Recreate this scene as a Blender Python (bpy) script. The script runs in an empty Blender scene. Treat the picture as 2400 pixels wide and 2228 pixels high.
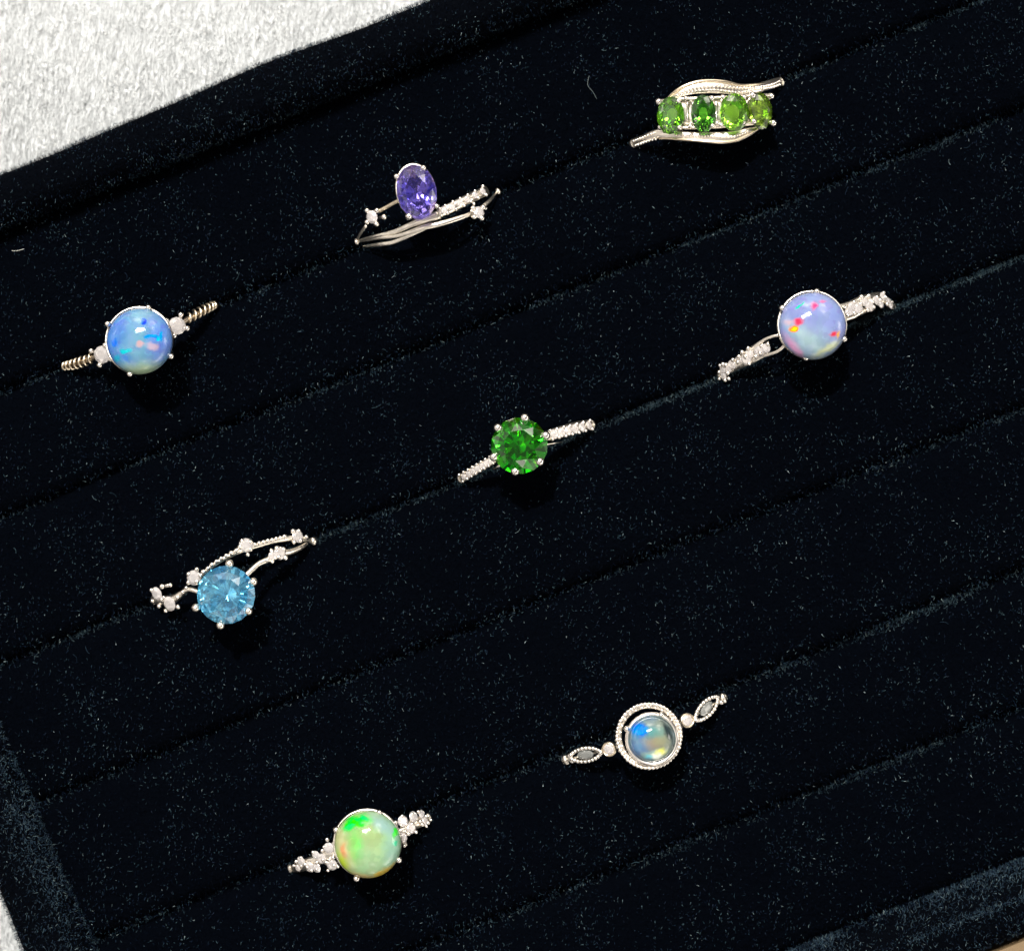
import bpy, bmesh, math, random
import numpy as np
from mathutils import Vector, Matrix
random.seed(7); rng = np.random.default_rng(7)
MM = 0.001
S = bpy.context.scene
C = S.collection
D = 260.0                                   # camera height above the cushions, mm

# ------------------------------------------------------------------ camera, world, lights, exposure
cam_d = bpy.data.cameras.new('camera'); cam = bpy.data.objects.new('camera', cam_d); C.objects.link(cam)
cam.location = (0, 0, D*MM); cam.rotation_euler = (0, 0, 0)
cam_d.sensor_width = 36; cam_d.lens = 36*D/108.0; cam_d.clip_start = 0.005; cam_d.clip_end = 50
cam_d.dof.use_dof = True; cam_d.dof.focus_distance = (D-5)*MM; cam_d.dof.aperture_fstop = 26
S.camera = cam
W = bpy.data.worlds.new('World'); S.world = W; W.use_nodes = True
LDIR = Vector((-0.15, 0.50, 0.853)).normalized()
wt = W.node_tree; wtc = wt.nodes.new('ShaderNodeTexCoord'); wn_ = wt.nodes.new('ShaderNodeTexNoise')
wn_.inputs['Scale'].default_value = 1.9; wn_.inputs['Detail'].default_value = 2.5; wt.links.new(wtc.outputs['Generated'], wn_.inputs['Vector'])
wr = wt.nodes.new('ShaderNodeValToRGB'); wr.color_ramp.elements[0].position = .42; wr.color_ramp.elements[0].color = (.03, .028, .03, 1)
wr.color_ramp.elements[1].position = .66; wr.color_ramp.elements[1].color = (1, .93, .84, 1)
e_ = wr.color_ramp.elements.new(.52); e_.color = (.26, .235, .215, 1)
wt.links.new(wn_.outputs['Fac'], wr.inputs[0]); wt.links.new(wr.outputs[0], wt.nodes['Background'].inputs[0])
wm_ = wt.nodes.new('ShaderNodeMapRange'); wm_.inputs['From Min'].default_value = .60; wm_.inputs['From Max'].default_value = .74
wm_.inputs['To Min'].default_value = 1.6; wm_.inputs['To Max'].default_value = 6.5; wt.links.new(wn_.outputs['Fac'], wm_.inputs['Value'])
wt.links.new(wm_.outputs[0], wt.nodes['Background'].inputs[1])      # made-up patchy surroundings, bright spots added for metal and gem flashes
sun_d = bpy.data.lights.new('sun', 'SUN'); sun = bpy.data.objects.new('sun', sun_d); C.objects.link(sun)
sun_d.energy = 4.1; sun_d.angle = math.radians(1.5); sun_d.color = (1, 0.955, 0.89)
sun.rotation_euler = LDIR.to_track_quat('Z', 'Y').to_euler()
win_d = bpy.data.lights.new('window_light', 'AREA'); win = bpy.data.objects.new('window_light', win_d); C.objects.link(win)
win_d.shape = 'RECTANGLE'; win_d.size = 0.19; win_d.size_y = 0.075; win_d.energy = 1.5; win_d.color = (1, 0.97, 0.92)
win.location = LDIR*0.6
zz = LDIR; xx = Vector((math.cos(math.radians(24)), math.sin(math.radians(24)), 0)); xx = (xx - zz*xx.dot(zz)).normalized(); yy = zz.cross(xx)
win.rotation_euler = Matrix((xx, yy, zz)).transposed().to_euler()
S.view_settings.view_transform = 'Standard'; S.view_settings.look = 'None'
S.view_settings.exposure = 0.3; S.view_settings.gamma = 1
S.view_settings.use_curve_mapping = False

# ------------------------------------------------------------------ helpers
class MB:
    def __init__(s): s.v = []; s.f = []
    def verts(s, vs):
        b = len(s.v); s.v += [tuple(p) for p in vs]; return b
    def tube(s, pts, rad, seg=8, flat=1.0, up=None, caps=True):
        """sweep an ellipse along pts (mm); rad scalar or list = half width; flat = thickness/width; up = normals"""
        n = len(pts); pts = [Vector(p) for p in pts]
        if not hasattr(rad, '__len__'): rad = [rad]*n
        b0 = len(s.v)
        for i in range(n):
            t = (pts[min(i+1, n-1)] - pts[max(i-1, 0)]).normalized()
            u = Vector(up[i] if up is not None else (0, 0, 1))
            sd = t.cross(u)
            if sd.length < 1e-4: sd = t.cross(Vector((0, 1, 0.01)))
            sd.normalize(); nn = sd.cross(t).normalized()
            for k in range(seg):
                a = 2*math.pi*(k+.5)/seg
                ca, sa = math.cos(a), math.sin(a)
                s.v.append(tuple(pts[i] + sd*(ca*rad[i]) + nn*(sa*rad[i]*flat)))
        for i in range(n-1):
            for k in range(seg):
                a = b0+i*seg+k; b = b0+i*seg+(k+1) % seg
                s.f.append((a, b, b+seg, a+seg))
        if caps:
            s.f.append(tuple(b0+k for k in range(seg))[::-1]); s.f.append(tuple(b0+(n-1)*seg+k for k in range(seg)))
    def ball(s, c, r, nu=12, nv=8, sz=1.0):
        c = Vector(c); b0 = len(s.v)
        s.v.append(tuple(c+Vector((0, 0, r*sz))))
        for j in range(1, nv):
            th = math.pi*j/nv
            for i in range(nu):
                a = 2*math.pi*i/nu
                s.v.append(tuple(c+Vector((r*math.sin(th)*math.cos(a), r*math.sin(th)*math.sin(a), r*sz*math.cos(th)))))
        s.v.append(tuple(c-Vector((0, 0, r*sz)))); last = len(s.v)-1
        for i in range(nu): s.f.append((b0, b0+1+i, b0+1+(i+1) % nu))
        for j in range(nv-2):
            for i in range(nu):
                a = b0+1+j*nu+i; b = b0+1+j*nu+(i+1) % nu
                s.f.append((a, a+nu, b+nu, b))
        o = b0+1+(nv-2)*nu
        for i in range(nu): s.f.append((o+i, last, o+(i+1) % nu))
    def lathe(s, prof, seg=48, M=None, sx=1.0, sy=1.0, close=False):
        b0 = len(s.v); M = M or Matrix.Identity(4); n = len(prof)
        for (r, z) in prof:
            for k in range(seg):
                a = 2*math.pi*k/seg
                s.v.append(tuple(M @ Vector((r*math.cos(a)*sx, r*math.sin(a)*sy, z))))
        for j in range(n if close else n-1):
            for k in range(seg):
                a = b0+j*seg+k; b = b0+j*seg+(k+1) % seg; j2 = ((j+1) % n)
                c = b0+j2*seg+(k+1) % seg; d = b0+j2*seg+k
                s.f.append((a, b, c, d))
        if not close:
            s.f.append(tuple(b0+k for k in range(seg))[::-1]); s.f.append(tuple(b0+(n-1)*seg+k for k in range(seg)))
    def build(s, name, mat, parent=None, origin=(0, 0, 0), smooth=True, label=None, kind=None):
        o_ = np.array(origin, float)
        me = bpy.data.meshes.new(name)
        me.from_pydata([tuple((np.array(p)-o_)*MM) for p in s.v], [], s.f); me.update()
        bm = bmesh.new(); bm.from_mesh(me); bmesh.ops.recalc_face_normals(bm, faces=bm.faces); bm.to_mesh(me); bm.free()
        me.polygons.foreach_set('use_smooth', [smooth]*len(me.polygons))
        me.materials.append(mat)
        ob = bpy.data.objects.new(name, me); C.objects.link(ob)
        if parent is not None:
            ob.parent = parent
            pw = Vector(world_mm(parent)); ob.location = (Vector(origin)-pw)*MM
        else: ob.location = Vector(origin)*MM
        if label: ob['label'] = label
        if kind: ob['kind'] = kind
        return ob
def world_mm(o):
    p = Vector((0, 0, 0))
    while o is not None: p += o.location/MM; o = o.parent
    return p
def tag(o, label, cat, group=None, kind=None):
    o['label'] = label; o['category'] = cat
    if group: o['group'] = group
    if kind: o['kind'] = kind
def catmull(pts, n=6):
    P = [np.array(p, float) for p in pts]; P = [2*P[0]-P[1]]+P+[2*P[-1]-P[-2]]; out = []
    for i in range(1, len(P)-2):
        for k in range(n):
            t = k/n
            out.append(0.5*((2*P[i])+(-P[i-1]+P[i+1])*t+(2*P[i-1]-5*P[i]+4*P[i+1]-P[i+2])*t*t+(-P[i-1]+3*P[i]-3*P[i+1]+P[i+2])*t**3))
    out.append(P[-2]); return out

# ------------------------------------------------------------------ materials
def mat(name, col, rough=.5, metal=0, spec=.5, trans=0, ior=1.5, sheen=0, sheen_tint=(1, 1, 1), sss=0, bump=None, coat=0):
    m = bpy.data.materials.new(name); m.use_nodes = True
    b = m.node_tree.nodes['Principled BSDF']
    b.inputs['Base Color'].default_value = (*col, 1); b.inputs['Roughness'].default_value = rough
    b.inputs['Metallic'].default_value = metal; b.inputs['Specular IOR Level'].default_value = spec
    b.inputs['Transmission Weight'].default_value = trans; b.inputs['IOR'].default_value = ior
    b.inputs['Sheen Weight'].default_value = sheen; b.inputs['Sheen Tint'].default_value = (*sheen_tint, 1)
    b.inputs['Coat Weight'].default_value = coat; b.inputs['Coat Roughness'].default_value = .03
    if bump:
        nt = m.node_tree; n = nt.nodes.new('ShaderNodeTexNoise'); n.inputs['Scale'].default_value = bump[0]; n.inputs['Detail'].default_value = 6
        tc = nt.nodes.new('ShaderNodeTexCoord'); nt.links.new(tc.outputs['Object'], n.inputs['Vector'])
        bp = nt.nodes.new('ShaderNodeBump'); bp.inputs['Strength'].default_value = bump[1]; bp.inputs['Distance'].default_value = bump[2]
        nt.links.new(n.outputs['Fac'], bp.inputs['Height']); nt.links.new(bp.outputs[0], b.inputs['Normal'])
    return m
def noise_color(m, stops, scale, detail=4, stretch=None):
    nt = m.node_tree; b = nt.nodes['Principled BSDF']
    tc = nt.nodes.new('ShaderNodeTexCoord'); n = nt.nodes.new('ShaderNodeTexNoise'); n.inputs['Scale'].default_value = scale; n.inputs['Detail'].default_value = detail
    mp = nt.nodes.new('ShaderNodeMapping'); mp.inputs['Scale'].default_value = stretch or (1, 1, 1)
    nt.links.new(tc.outputs['Object'], mp.inputs[0]); nt.links.new(mp.outputs[0], n.inputs['Vector'])
    r = nt.nodes.new('ShaderNodeValToRGB'); r.color_ramp.elements[0].position = stops[0][0]; r.color_ramp.elements[0].color = (*stops[0][1], 1)
    r.color_ramp.elements[1].position = stops[1][0]; r.color_ramp.elements[1].color = (*stops[1][1], 1)
    for p, c in stops[2:]:
        e = r.color_ramp.elements.new(p); e.color = (*c, 1)
    nt.links.new(n.outputs['Fac'], r.inputs[0]); nt.links.new(r.outputs[0], b.inputs['Base Color'])
def opal(name, stops, scale, spots, rough=.08, trans=0.0, KO=.56):
    """milky stone: noise body colour + colour patches fixed in the stone, a few painting light near the rim. spots: (x,y,rx,ry,rot,soft,colour,strength), stone-local mm"""
    stops = [(p, tuple(a*KO for a in c)) for p, c in stops]; spots = [(*q[:6], tuple(a*KO*1.12 for a in q[6]), q[7]) for q in spots]
    m = mat(name, (.5, .5, .5), rough, ior=1.45, coat=.2, trans=trans)
    b0_ = m.node_tree.nodes['Principled BSDF']; b0_.inputs['Subsurface Weight'].default_value = .75 if KO < .6 else .3
    b0_.inputs['Subsurface Radius'].default_value = (1, 1, 1); b0_.inputs['Subsurface Scale'].default_value = .0009
    noise_color(m, stops, scale, 3)
    nt = m.node_tree; b = nt.nodes['Principled BSDF']
    cur = b.inputs['Base Color'].links[0].from_socket
    tc = nt.nodes.new('ShaderNodeTexCoord')
    wn = nt.nodes.new('ShaderNodeTexNoise'); wn.inputs['Scale'].default_value = 1400; nt.links.new(tc.outputs['Object'], wn.inputs['Vector'])
    wm = nt.nodes.new('ShaderNodeVectorMath'); wm.operation = 'MULTIPLY_ADD'; wm.inputs[1].default_value = (.0007,)*3
    nt.links.new(wn.outputs['Color'], wm.inputs[0]); nt.links.new(tc.outputs['Object'], wm.inputs[2])
    vo = nt.nodes.new('ShaderNodeTexVoronoi'); vo.inputs['Scale'].default_value = 1500; nt.links.new(wm.outputs[0], vo.inputs['Vector'])
    hs = nt.nodes.new('ShaderNodeHueSaturation'); hs.inputs['Saturation'].default_value = 1.15; sc_ = nt.nodes.new('ShaderNodeSeparateColor'); nt.links.new(vo.outputs['Color'], sc_.inputs[0])
    mh = nt.nodes.new('ShaderNodeMapRange'); mh.inputs['To Min'].default_value = .485; mh.inputs['To Max'].default_value = .515; nt.links.new(sc_.outputs[0], mh.inputs['Value']); nt.links.new(mh.outputs[0], hs.inputs['Hue'])
    mv = nt.nodes.new('ShaderNodeMapRange'); mv.inputs['To Min'].default_value = .93; mv.inputs['To Max'].default_value = 1.09; nt.links.new(sc_.outputs[1], mv.inputs['Value']); nt.links.new(mv.outputs[0], hs.inputs['Value'])
    for (x, y, rx, ry, rot, soft, c, st) in spots:
        mp = nt.nodes.new('ShaderNodeMapping'); mp.vector_type = 'TEXTURE'
        mp.inputs['Location'].default_value = ((x+.3)*MM, (y+.3)*MM, 0); mp.inputs['Rotation'].default_value = (0, 0, math.radians(rot))
        mp.inputs['Scale'].default_value = (rx*MM, ry*MM, 1)
        nt.links.new(wm.outputs[0], mp.inputs[0])
        ln = nt.nodes.new('ShaderNodeVectorMath'); ln.operation = 'LENGTH'; nt.links.new(mp.outputs[0], ln.inputs[0])
        mr = nt.nodes.new('ShaderNodeMapRange'); mr.interpolation_type = 'SMOOTHSTEP'
        mr.inputs['From Min'].default_value = 1.1+soft*1.15; mr.inputs['From Max'].default_value = max(0, .85-soft); mr.inputs['To Max'].default_value = st
        nt.links.new(ln.outputs['Value'], mr.inputs['Value'])
        mx = nt.nodes.new('ShaderNodeMix'); mx.data_type = 'RGBA'
        nt.links.new(mr.outputs[0], mx.inputs['Factor']); nt.links.new(cur, mx.inputs['A']); mx.inputs['B'].default_value = (*c, 1)
        cur = mx.outputs['Result']
    nt.links.new(cur, hs.inputs['Color']); nt.links.new(hs.outputs[0], b.inputs['Base Color'])
    return m
silver = mat('warm_silver', (.97, .91, .81), .3, 1, bump=(2500, .3, .0001))
bright = mat('bright_silver', (.97, .92, .86), .24, 1)
gold = mat('yellow_silver', (.88, .76, .58), .28, 1, bump=(1500, .2, .0001))  # yellower base colour for some silver parts
dark_metal = mat('dark_silver', (.30, .25, .19), .35, 1)  # darker base colour for the core of the coiled shank
diamond = mat('clear_stone', (.99, .95, .95), .01, trans=.68, ior=2.2)
velvet = mat('black_velvet', (.0004, .0008, .0018), .9, spec=.01, bump=(1800, .8, .0004))
velvet_wall = mat('black_velvet_wall', (.0006, .0010, .0020), .9, spec=.015, bump=(1800, .8, .0004))
def island(name, stops, rough=.5, spec=.3):
    """each fibre its own shade"""
    m = mat(name, (.5, .5, .5), rough, spec=spec); nt = m.node_tree
    g = nt.nodes.new('ShaderNodeNewGeometry'); r = nt.nodes.new('ShaderNodeValToRGB'); r.color_ramp.elements[0].position = stops[0][0]; r.color_ramp.elements[0].color = (*stops[0][1], 1)
    r.color_ramp.elements[1].position = stops[-1][0]; r.color_ramp.elements[1].color = (*stops[-1][1], 1)
    for p, c in stops[1:-1]:
        e = r.color_ramp.elements.new(p); e.color = (*c, 1)
    nt.links.new(g.outputs['Random Per Island'], r.inputs[0]); nt.links.new(r.outputs[0], nt.nodes['Principled BSDF'].inputs['Base Color'])
    return m
fibre_m = island('velvet_fibre', [(0, (.0002, .0004, .0011)), (.6, (.0005, .0011, .0030)), (1, (.002, .005, .012))], .5, .02)
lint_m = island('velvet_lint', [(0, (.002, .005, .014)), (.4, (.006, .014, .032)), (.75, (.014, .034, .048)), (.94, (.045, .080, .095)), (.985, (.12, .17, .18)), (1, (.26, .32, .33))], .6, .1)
lip_m = island('lip_light_fibre', [(0, (.003, .008, .014)), (.5, (.011, .024, .034)), (.9, (.035, .058, .070)), (1, (.09, .12, .12))], .6, .1)  # paler shades stand for light catching the cushion lips
wlip_m = island('wall_light_fibre', [(0, (.004, .010, .020)), (.5, (.014, .030, .050)), (.9, (.040, .068, .090)), (1, (.11, .15, .16))], .6, .1)  # lighter still, painting the lit bands of the lower and left walls
pale_m = mat('pale_thread', (.45, .45, .42), .5)
grey_m = mat('grey_thread', (.06, .08, .085), .5)
cloth_m = mat('white_plush', (.57, .59, .60), .8, bump=(260, .4, .001))
cfib_m = island('white_plush_fibre', [(0, (.52, .54, .55)), (1, (.68, .70, .71))], .45, .3)
glit_m = mat('white_glitter', (.92, .93, .92), .2)
table_m = mat('tan_table', (.42, .30, .16), .6); noise_color(table_m, [(.3, (.165, .112, .056)), (.7, (.185, .125, .066))], 60, 6)

# ------------------------------------------------------------------ the setting and tray
PHI = math.atan(0.40); cU, sU = math.cos(PHI), math.sin(PHI)
KD = 0.054244                                    # mm per unit of the plan below
def plan(x, y): return ((x-995.5)*KD, (924-y)*KD)
def to_uv(x, y): return (x*cU+y*sU, -x*sU+y*cU)
def from_uv(u, v): return (u*cU-v*sU, u*sU+v*cU)
def lineV(c): return to_uv(*plan(0, c))[1]

tb = MB(); tb.verts([(-700, -700, -18), (700, -700, -18), (700, 700, -18), (-700, 700, -18)]); tb.f.append((0, 1, 2, 3))
t = tb.build('tabletop', table_m); t['kind'] = 'structure'

def snoise(x, y, s, seed=0):
    return (math.sin(x/s*1.3+seed)+math.sin(y/s*1.7+seed*2.1)+math.sin((x+y)/s*.9+seed*3.7)+math.sin((x-y*1.3)/s*.6+seed*1.3))/4

# white plush cloth: lies under the tray, edge runs off to the left and top
cl = MB(); NX, NY = 150, 150
for j in range(NY+1):
    for i in range(NX+1):
        x = -220+(i/NX)*240; y = -200+(j/NY)*400
        if j*0: pass
        cl.v.append((x, y, -17.2+.5*snoise(x, y*.5, 3.2, 1)+1.3*snoise(x, y, 13, 4)))
for j in range(NY):
    for i in range(NX):
        a = j*(NX+1)+i; cl.f.append((a, a+1, a+NX+2, a+NX+1))
b0 = len(cl.v)
cloth = cl.build('plush_cloth', cloth_m)
tag(cloth, 'white sparkling plush cloth spread under the left side of the black tray', 'cloth')
sol = cloth.modifiers.new('thickness', 'SOLIDIFY'); sol.thickness = -.0006; sol.offset = 1

tray = bpy.data.objects.new('ring_tray', None); C.objects.link(tray)
tc_ = from_uv(12, 0); tray.location = (tc_[0]*MM, tc_[1]*MM, -16.6*MM)
tag(tray, 'black velvet jewellery tray with padded rolls holding eight rings', 'tray')

# inner left edge line, in uv:  x = (y-1408)*0.43 (plan units)
ua0, va0 = to_uv(*plan(0, 1408)); ua1, va1 = to_uv(*plan(160, 1780))
def left_u(v): return ua0+(ua1-ua0)*(v-va0)/(va1-va0)
RIGHT_U = 92.0
SLOTS = [762, 1006, 1291, 1590, 1903, 2172]
VT = lineV(446); VB = lineV(2466)
edges = [VT]+[lineV(c) for c in SLOTS]+[VB]
HGAP = .22
tris_src = []      # (object, list for fibre sampling)
for i in range(len(edges)-1):
    v1 = edges[i]-(HGAP if i else 0); v0 = edges[i+1]+(HGAP if i < len(edges)-2 else 0)
    m = MB(); wd = v1-v0; vc = (v0+v1)/2; half = wd/2
    prof = []
    for k in range(-16, 17):
        q = k/16; s_ = math.copysign(1-(1-abs(q))**1.8, q)
        d = half*(1-abs(s_))
        rl = 1.5
        z = .25+.55*(1-s_*s_)
        if d < rl: z -= rl-math.sqrt(max(0, rl*rl-(rl-d)**2))
        prof.append((vc+half*s_, z))
    prof = [(prof[0][0], -15)]+[(prof[0][0], -4)]+prof+[(prof[-1][0], -4), (prof[-1][0], -15)]
    NU = 260; n = len(prof)
    for a in range(NU+1):
        for (v, z) in prof:
            ul = left_u(v)-1.5; u = ul+(RIGHT_U-ul)*a/NU
            wv = .16*snoise(u, 0, 6, i*1.7)+.10*snoise(u, 0, 2.3, i*3.1)
            zz_ = z+(.14*snoise(u, v, 3.1, i)+.16*snoise(u, v, 8, i+2) if z > -3 else 0)
            x, y = from_uv(u, v+wv*.8); m.v.append((x, y, zz_))
    for a in range(NU):
        for k in range(n-1):
            q = a*n+k; m.f.append((q, q+1, q+n+1, q+n))
    m.f.append(tuple(range(n))); m.f.append(tuple(NU*n+k for k in range(n))[::-1])
    tris_src.append((m.build('cushion', velvet, tray), 1.0))

# walls: sweep rounded section along a closed, slightly bowed outline (inner edge path), mitred
HT = 4.6
def inner_corner(): 
    return [(left_u(VT), VT), (RIGHT_U, VT), (RIGHT_U, VB), (left_u(VB), VB)]
ic = inner_corner()
wall_w = [4.8, 6, 6.3, 6.1]                       # top, right, bottom, left
outl = []
def outer_of(k):
    pass
names = ['wall_panel']*4
for s_i in range(4):
    p0 = ic[s_i]; p1 = ic[(s_i+1) % 4]
    prof = []                                      # (offset outward 0..w, z)
    w = wall_w[s_i]; r = w/2*.98
    prof = [(0, -15.5), (0, -2)]
    for k in range(0, 15):
        a = math.pi*(1-k/14); prof.append((w/2+w/2*math.copysign(abs(math.cos(a))**.85, math.cos(a)), HT-2.4+2.4*math.sin(a)**.8 if math.sin(a) > 0 else HT-2.4))
    prof += [(w+.3, -2), (w+.5, -16.6)]
    m = MB(); N = 200; n = len(prof)
    d = Vector((p1[0]-p0[0], p1[1]-p0[1])); L = d.length; d.normalize(); nrm = Vector((-d.y, d.x))
    if s_i == 0: nrm = Vector((0, 1))
    if s_i == 1: nrm = Vector((1, 0))
    if s_i == 2: nrm = Vector((0, -1))
    if s_i == 3: nrm = Vector((d.y*-1, d.x)); nrm = nrm if nrm.x < 0 else -nrm
    for a in range(N+1):
        tt = a/N; 
        for (o, z) in prof:
            # mitre: ends extend with the offset
            ext0 = wall_w[(s_i-1) % 4]*o/w; ext1 = wall_w[(s_i+1) % 4]*o/w
            st = -ext0+(L+ext0+ext1)*tt
            bow = (.45*snoise(st, 0, 9, s_i+.5)+.22*snoise(st, 0, 3.4, s_i))*(o/w if o < w*1.01 else 1)
            if s_i == 0: bow += .45*math.exp(-((st-(left_u(VT)*0+62))/26)**2)*o/w*.6
            edge = min(1, st/8+.6 if st < 0 else 1)
            u = p0[0]+d.x*st+nrm.x*(o+bow*(1 if 0 < st < L else 0)); v = p0[1]+d.y*st+nrm.y*(o+bow*(1 if 0 < st < L else 0))
            x, y = from_uv(u, v); m.v.append((x, y, z+(.12*snoise(x, y, 2.7, 5) if z > -2 else 0)))
    for a in range(N):
        for k in range(n-1):
            q = a*n+k; m.f.append((q, q+1, q+n+1, q+n))
    tris_src.append((m.build('wall_panel', velvet_wall, tray), 1.5))
fl = MB(); cc = [(ic[0][0]-3, ic[0][1]+3), (ic[1][0]+3, ic[1][1]+3), (ic[2][0]+3, ic[2][1]-3), (ic[3][0]-3, ic[3][1]-3)]
for z in (-16.3, -15.2):
    for (u, v) in cc: x, y = from_uv(u, v); fl.v.append((x, y, z))
fl.f = [(0, 1, 2, 3), (4, 5, 6, 7), (0, 1, 5, 4), (1, 2, 6, 5), (2, 3, 7, 6), (3, 0, 4, 7)]
fl.build('tray_base', velvet, tray, smooth=False)

def sample_surface(ob, dens, box, zmin=None):
    me = ob.data; me.calc_loop_triangles(); nt_ = len(me.loop_triangles)
    T = np.empty(nt_*3, int); me.loop_triangles.foreach_get('vertices', T); T = T.reshape(-1, 3)
    V = np.empty(len(me.vertices)*3); me.vertices.foreach_get('co', V); V = V.reshape(-1, 3)/MM + np.array(world_mm(ob))
    A, B, Cc = V[T[:, 0]], V[T[:, 1]], V[T[:, 2]]; cen = (A+B+Cc)/3
    N = np.cross(B-A, Cc-A); ar = np.linalg.norm(N, axis=1)/2; N /= (2*ar[:, None]+1e-12)
    keep = (cen[:, 0] > box[0]) & (cen[:, 0] < box[1]) & (cen[:, 1] > box[2]) & (cen[:, 1] < box[3])
    if zmin is not None: keep &= cen[:, 2] > zmin
    ar = ar*keep; tot = ar.sum(); n = int(tot*dens)
    if n == 0: return np.zeros((0, 3)), np.zeros((0, 3))
    idx = rng.choice(len(ar), n, p=ar/tot); r1, r2 = rng.random(n), rng.random(n)
    sq = np.sqrt(r1)[:, None]; r2 = r2[:, None]
    return A[idx]*(1-sq)+B[idx]*(sq*(1-r2))+Cc[idx]*(sq*r2), N[idx]
def spikes(name, P, dirs, length, rad, mt, parent=None, kind='stuff'):
    n = len(P); dirs = dirs/np.linalg.norm(dirs, axis=1)[:, None]
    a = np.cross(dirs, rng.normal(size=(n, 3))); a /= np.linalg.norm(a, axis=1)[:, None]; b = np.cross(dirs, a)
    V = np.empty((n, 4, 3)); 
    for k in range(3):
        an = 2*math.pi*k/3; V[:, k] = P+(a*math.cos(an)+b*math.sin(an))*rad[:, None]-dirs*.05
    V[:, 3] = P+dirs*length[:, None]
    base = (np.arange(n)*4)[:, None]
    F = np.concatenate([base+np.array([0, 1, 3]), base+np.array([1, 2, 3]), base+np.array([2, 0, 3])], 1).reshape(-1, 3)
    off = np.array(world_mm(parent)) if parent is not None else np.zeros(3)
    me = bpy.data.meshes.new(name); me.vertices.add(n*4); me.vertices.foreach_set('co', ((V.reshape(-1, 3)-off)*MM).ravel())
    me.loops.add(len(F)*3); me.loops.foreach_set('vertex_index', F.ravel())
    me.polygons.add(len(F)); me.polygons.foreach_set('loop_start', np.arange(len(F))*3); me.polygons.foreach_set('loop_total', np.full(len(F), 3))
    me.update(calc_edges=True); me.polygons.foreach_set('use_smooth', [False]*len(F)); me.materials.append(mt)
    o = bpy.data.objects.new(name, me); C.objects.link(o); o.parent = parent; o['kind'] = kind
    return o
BOX = (-68, 68, -62, 62)
Ps, Ns = [], []
for ob, f in tris_src:
    p, n_ = sample_surface(ob, 16*f, BOX, -2.5); 
    Ps.append(p); Ns.append(n_)
P = np.concatenate(Ps); N = np.concatenate(Ns); N[N[:, 2] < -.2] *= -1
dr = N+rng.normal(size=P.shape)*.42+np.array([.05, -.15, 0])
spikes('velvet_nap', P, dr, rng.uniform(.3, .75, len(P)), rng.uniform(.012, .022, len(P)), fibre_m, tray)
def vnoise(x, y, s_, seed=0):
    return (np.sin(x/s_*1.3+seed)+np.sin(y/s_*1.7+seed*2.1)+np.sin((x+y)/s_*.9+seed*3.7)+np.sin((x-y*1.3)/s_*.6+seed*1.3))/4
def luv(P): return P[:, 0]*cU+P[:, 1]*sU, -P[:, 0]*sU+P[:, 1]*cU
cl_n = .5+.5*vnoise(P[:, 0], P[:, 1], 2.2, 3)*1.3+.35*vnoise(P[:, 0], P[:, 1], .8, 9)
sel = rng.random(len(P)) < .42*np.clip(cl_n, .15, 1.3)
P2 = P[sel]; n2 = len(P2)
d2 = N[sel]*.35+rng.normal(size=P2.shape)*np.array([.4, .75, .3])
spikes('velvet_lint', P2+N[sel]*.35, d2, rng.uniform(.10, .36, n2), rng.uniform(.016, .040, n2), lint_m, tray)
# paler nap: light caught by cushion lips and walls, put into fibre colour
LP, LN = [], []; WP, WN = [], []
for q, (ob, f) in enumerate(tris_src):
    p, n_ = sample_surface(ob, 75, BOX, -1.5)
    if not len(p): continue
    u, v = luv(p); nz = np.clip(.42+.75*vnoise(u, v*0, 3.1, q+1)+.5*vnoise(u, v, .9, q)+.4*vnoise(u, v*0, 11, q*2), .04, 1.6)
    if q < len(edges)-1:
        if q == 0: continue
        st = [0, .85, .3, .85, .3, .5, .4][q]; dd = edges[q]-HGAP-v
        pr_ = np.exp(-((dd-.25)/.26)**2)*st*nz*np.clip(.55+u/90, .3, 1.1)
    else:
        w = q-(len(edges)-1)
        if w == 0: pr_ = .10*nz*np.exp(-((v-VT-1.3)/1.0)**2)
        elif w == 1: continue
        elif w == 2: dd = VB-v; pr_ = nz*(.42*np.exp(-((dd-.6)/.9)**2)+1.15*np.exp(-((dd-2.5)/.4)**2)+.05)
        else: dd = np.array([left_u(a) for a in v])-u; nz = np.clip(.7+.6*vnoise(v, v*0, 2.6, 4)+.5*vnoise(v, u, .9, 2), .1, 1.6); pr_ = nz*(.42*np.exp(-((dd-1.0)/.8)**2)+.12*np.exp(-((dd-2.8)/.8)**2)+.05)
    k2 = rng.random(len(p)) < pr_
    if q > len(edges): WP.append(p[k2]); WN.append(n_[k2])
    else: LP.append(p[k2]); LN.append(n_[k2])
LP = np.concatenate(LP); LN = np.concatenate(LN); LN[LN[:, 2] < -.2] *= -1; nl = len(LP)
spikes('lip_light_nap', LP+LN*.2, LN*.6+rng.normal(size=LP.shape)*np.array([.5, .7, .4]), rng.uniform(.2, .55, nl), rng.uniform(.014, .032, nl), lip_m, tray)
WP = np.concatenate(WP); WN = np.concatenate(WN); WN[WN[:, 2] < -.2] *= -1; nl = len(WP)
spikes('wall_light_nap', WP+WN*.2, WN*.5+rng.normal(size=WP.shape)*np.array([.5, .7, .4]), rng.uniform(.2, .55, nl), rng.uniform(.016, .036, nl), wlip_m, tray)
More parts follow.
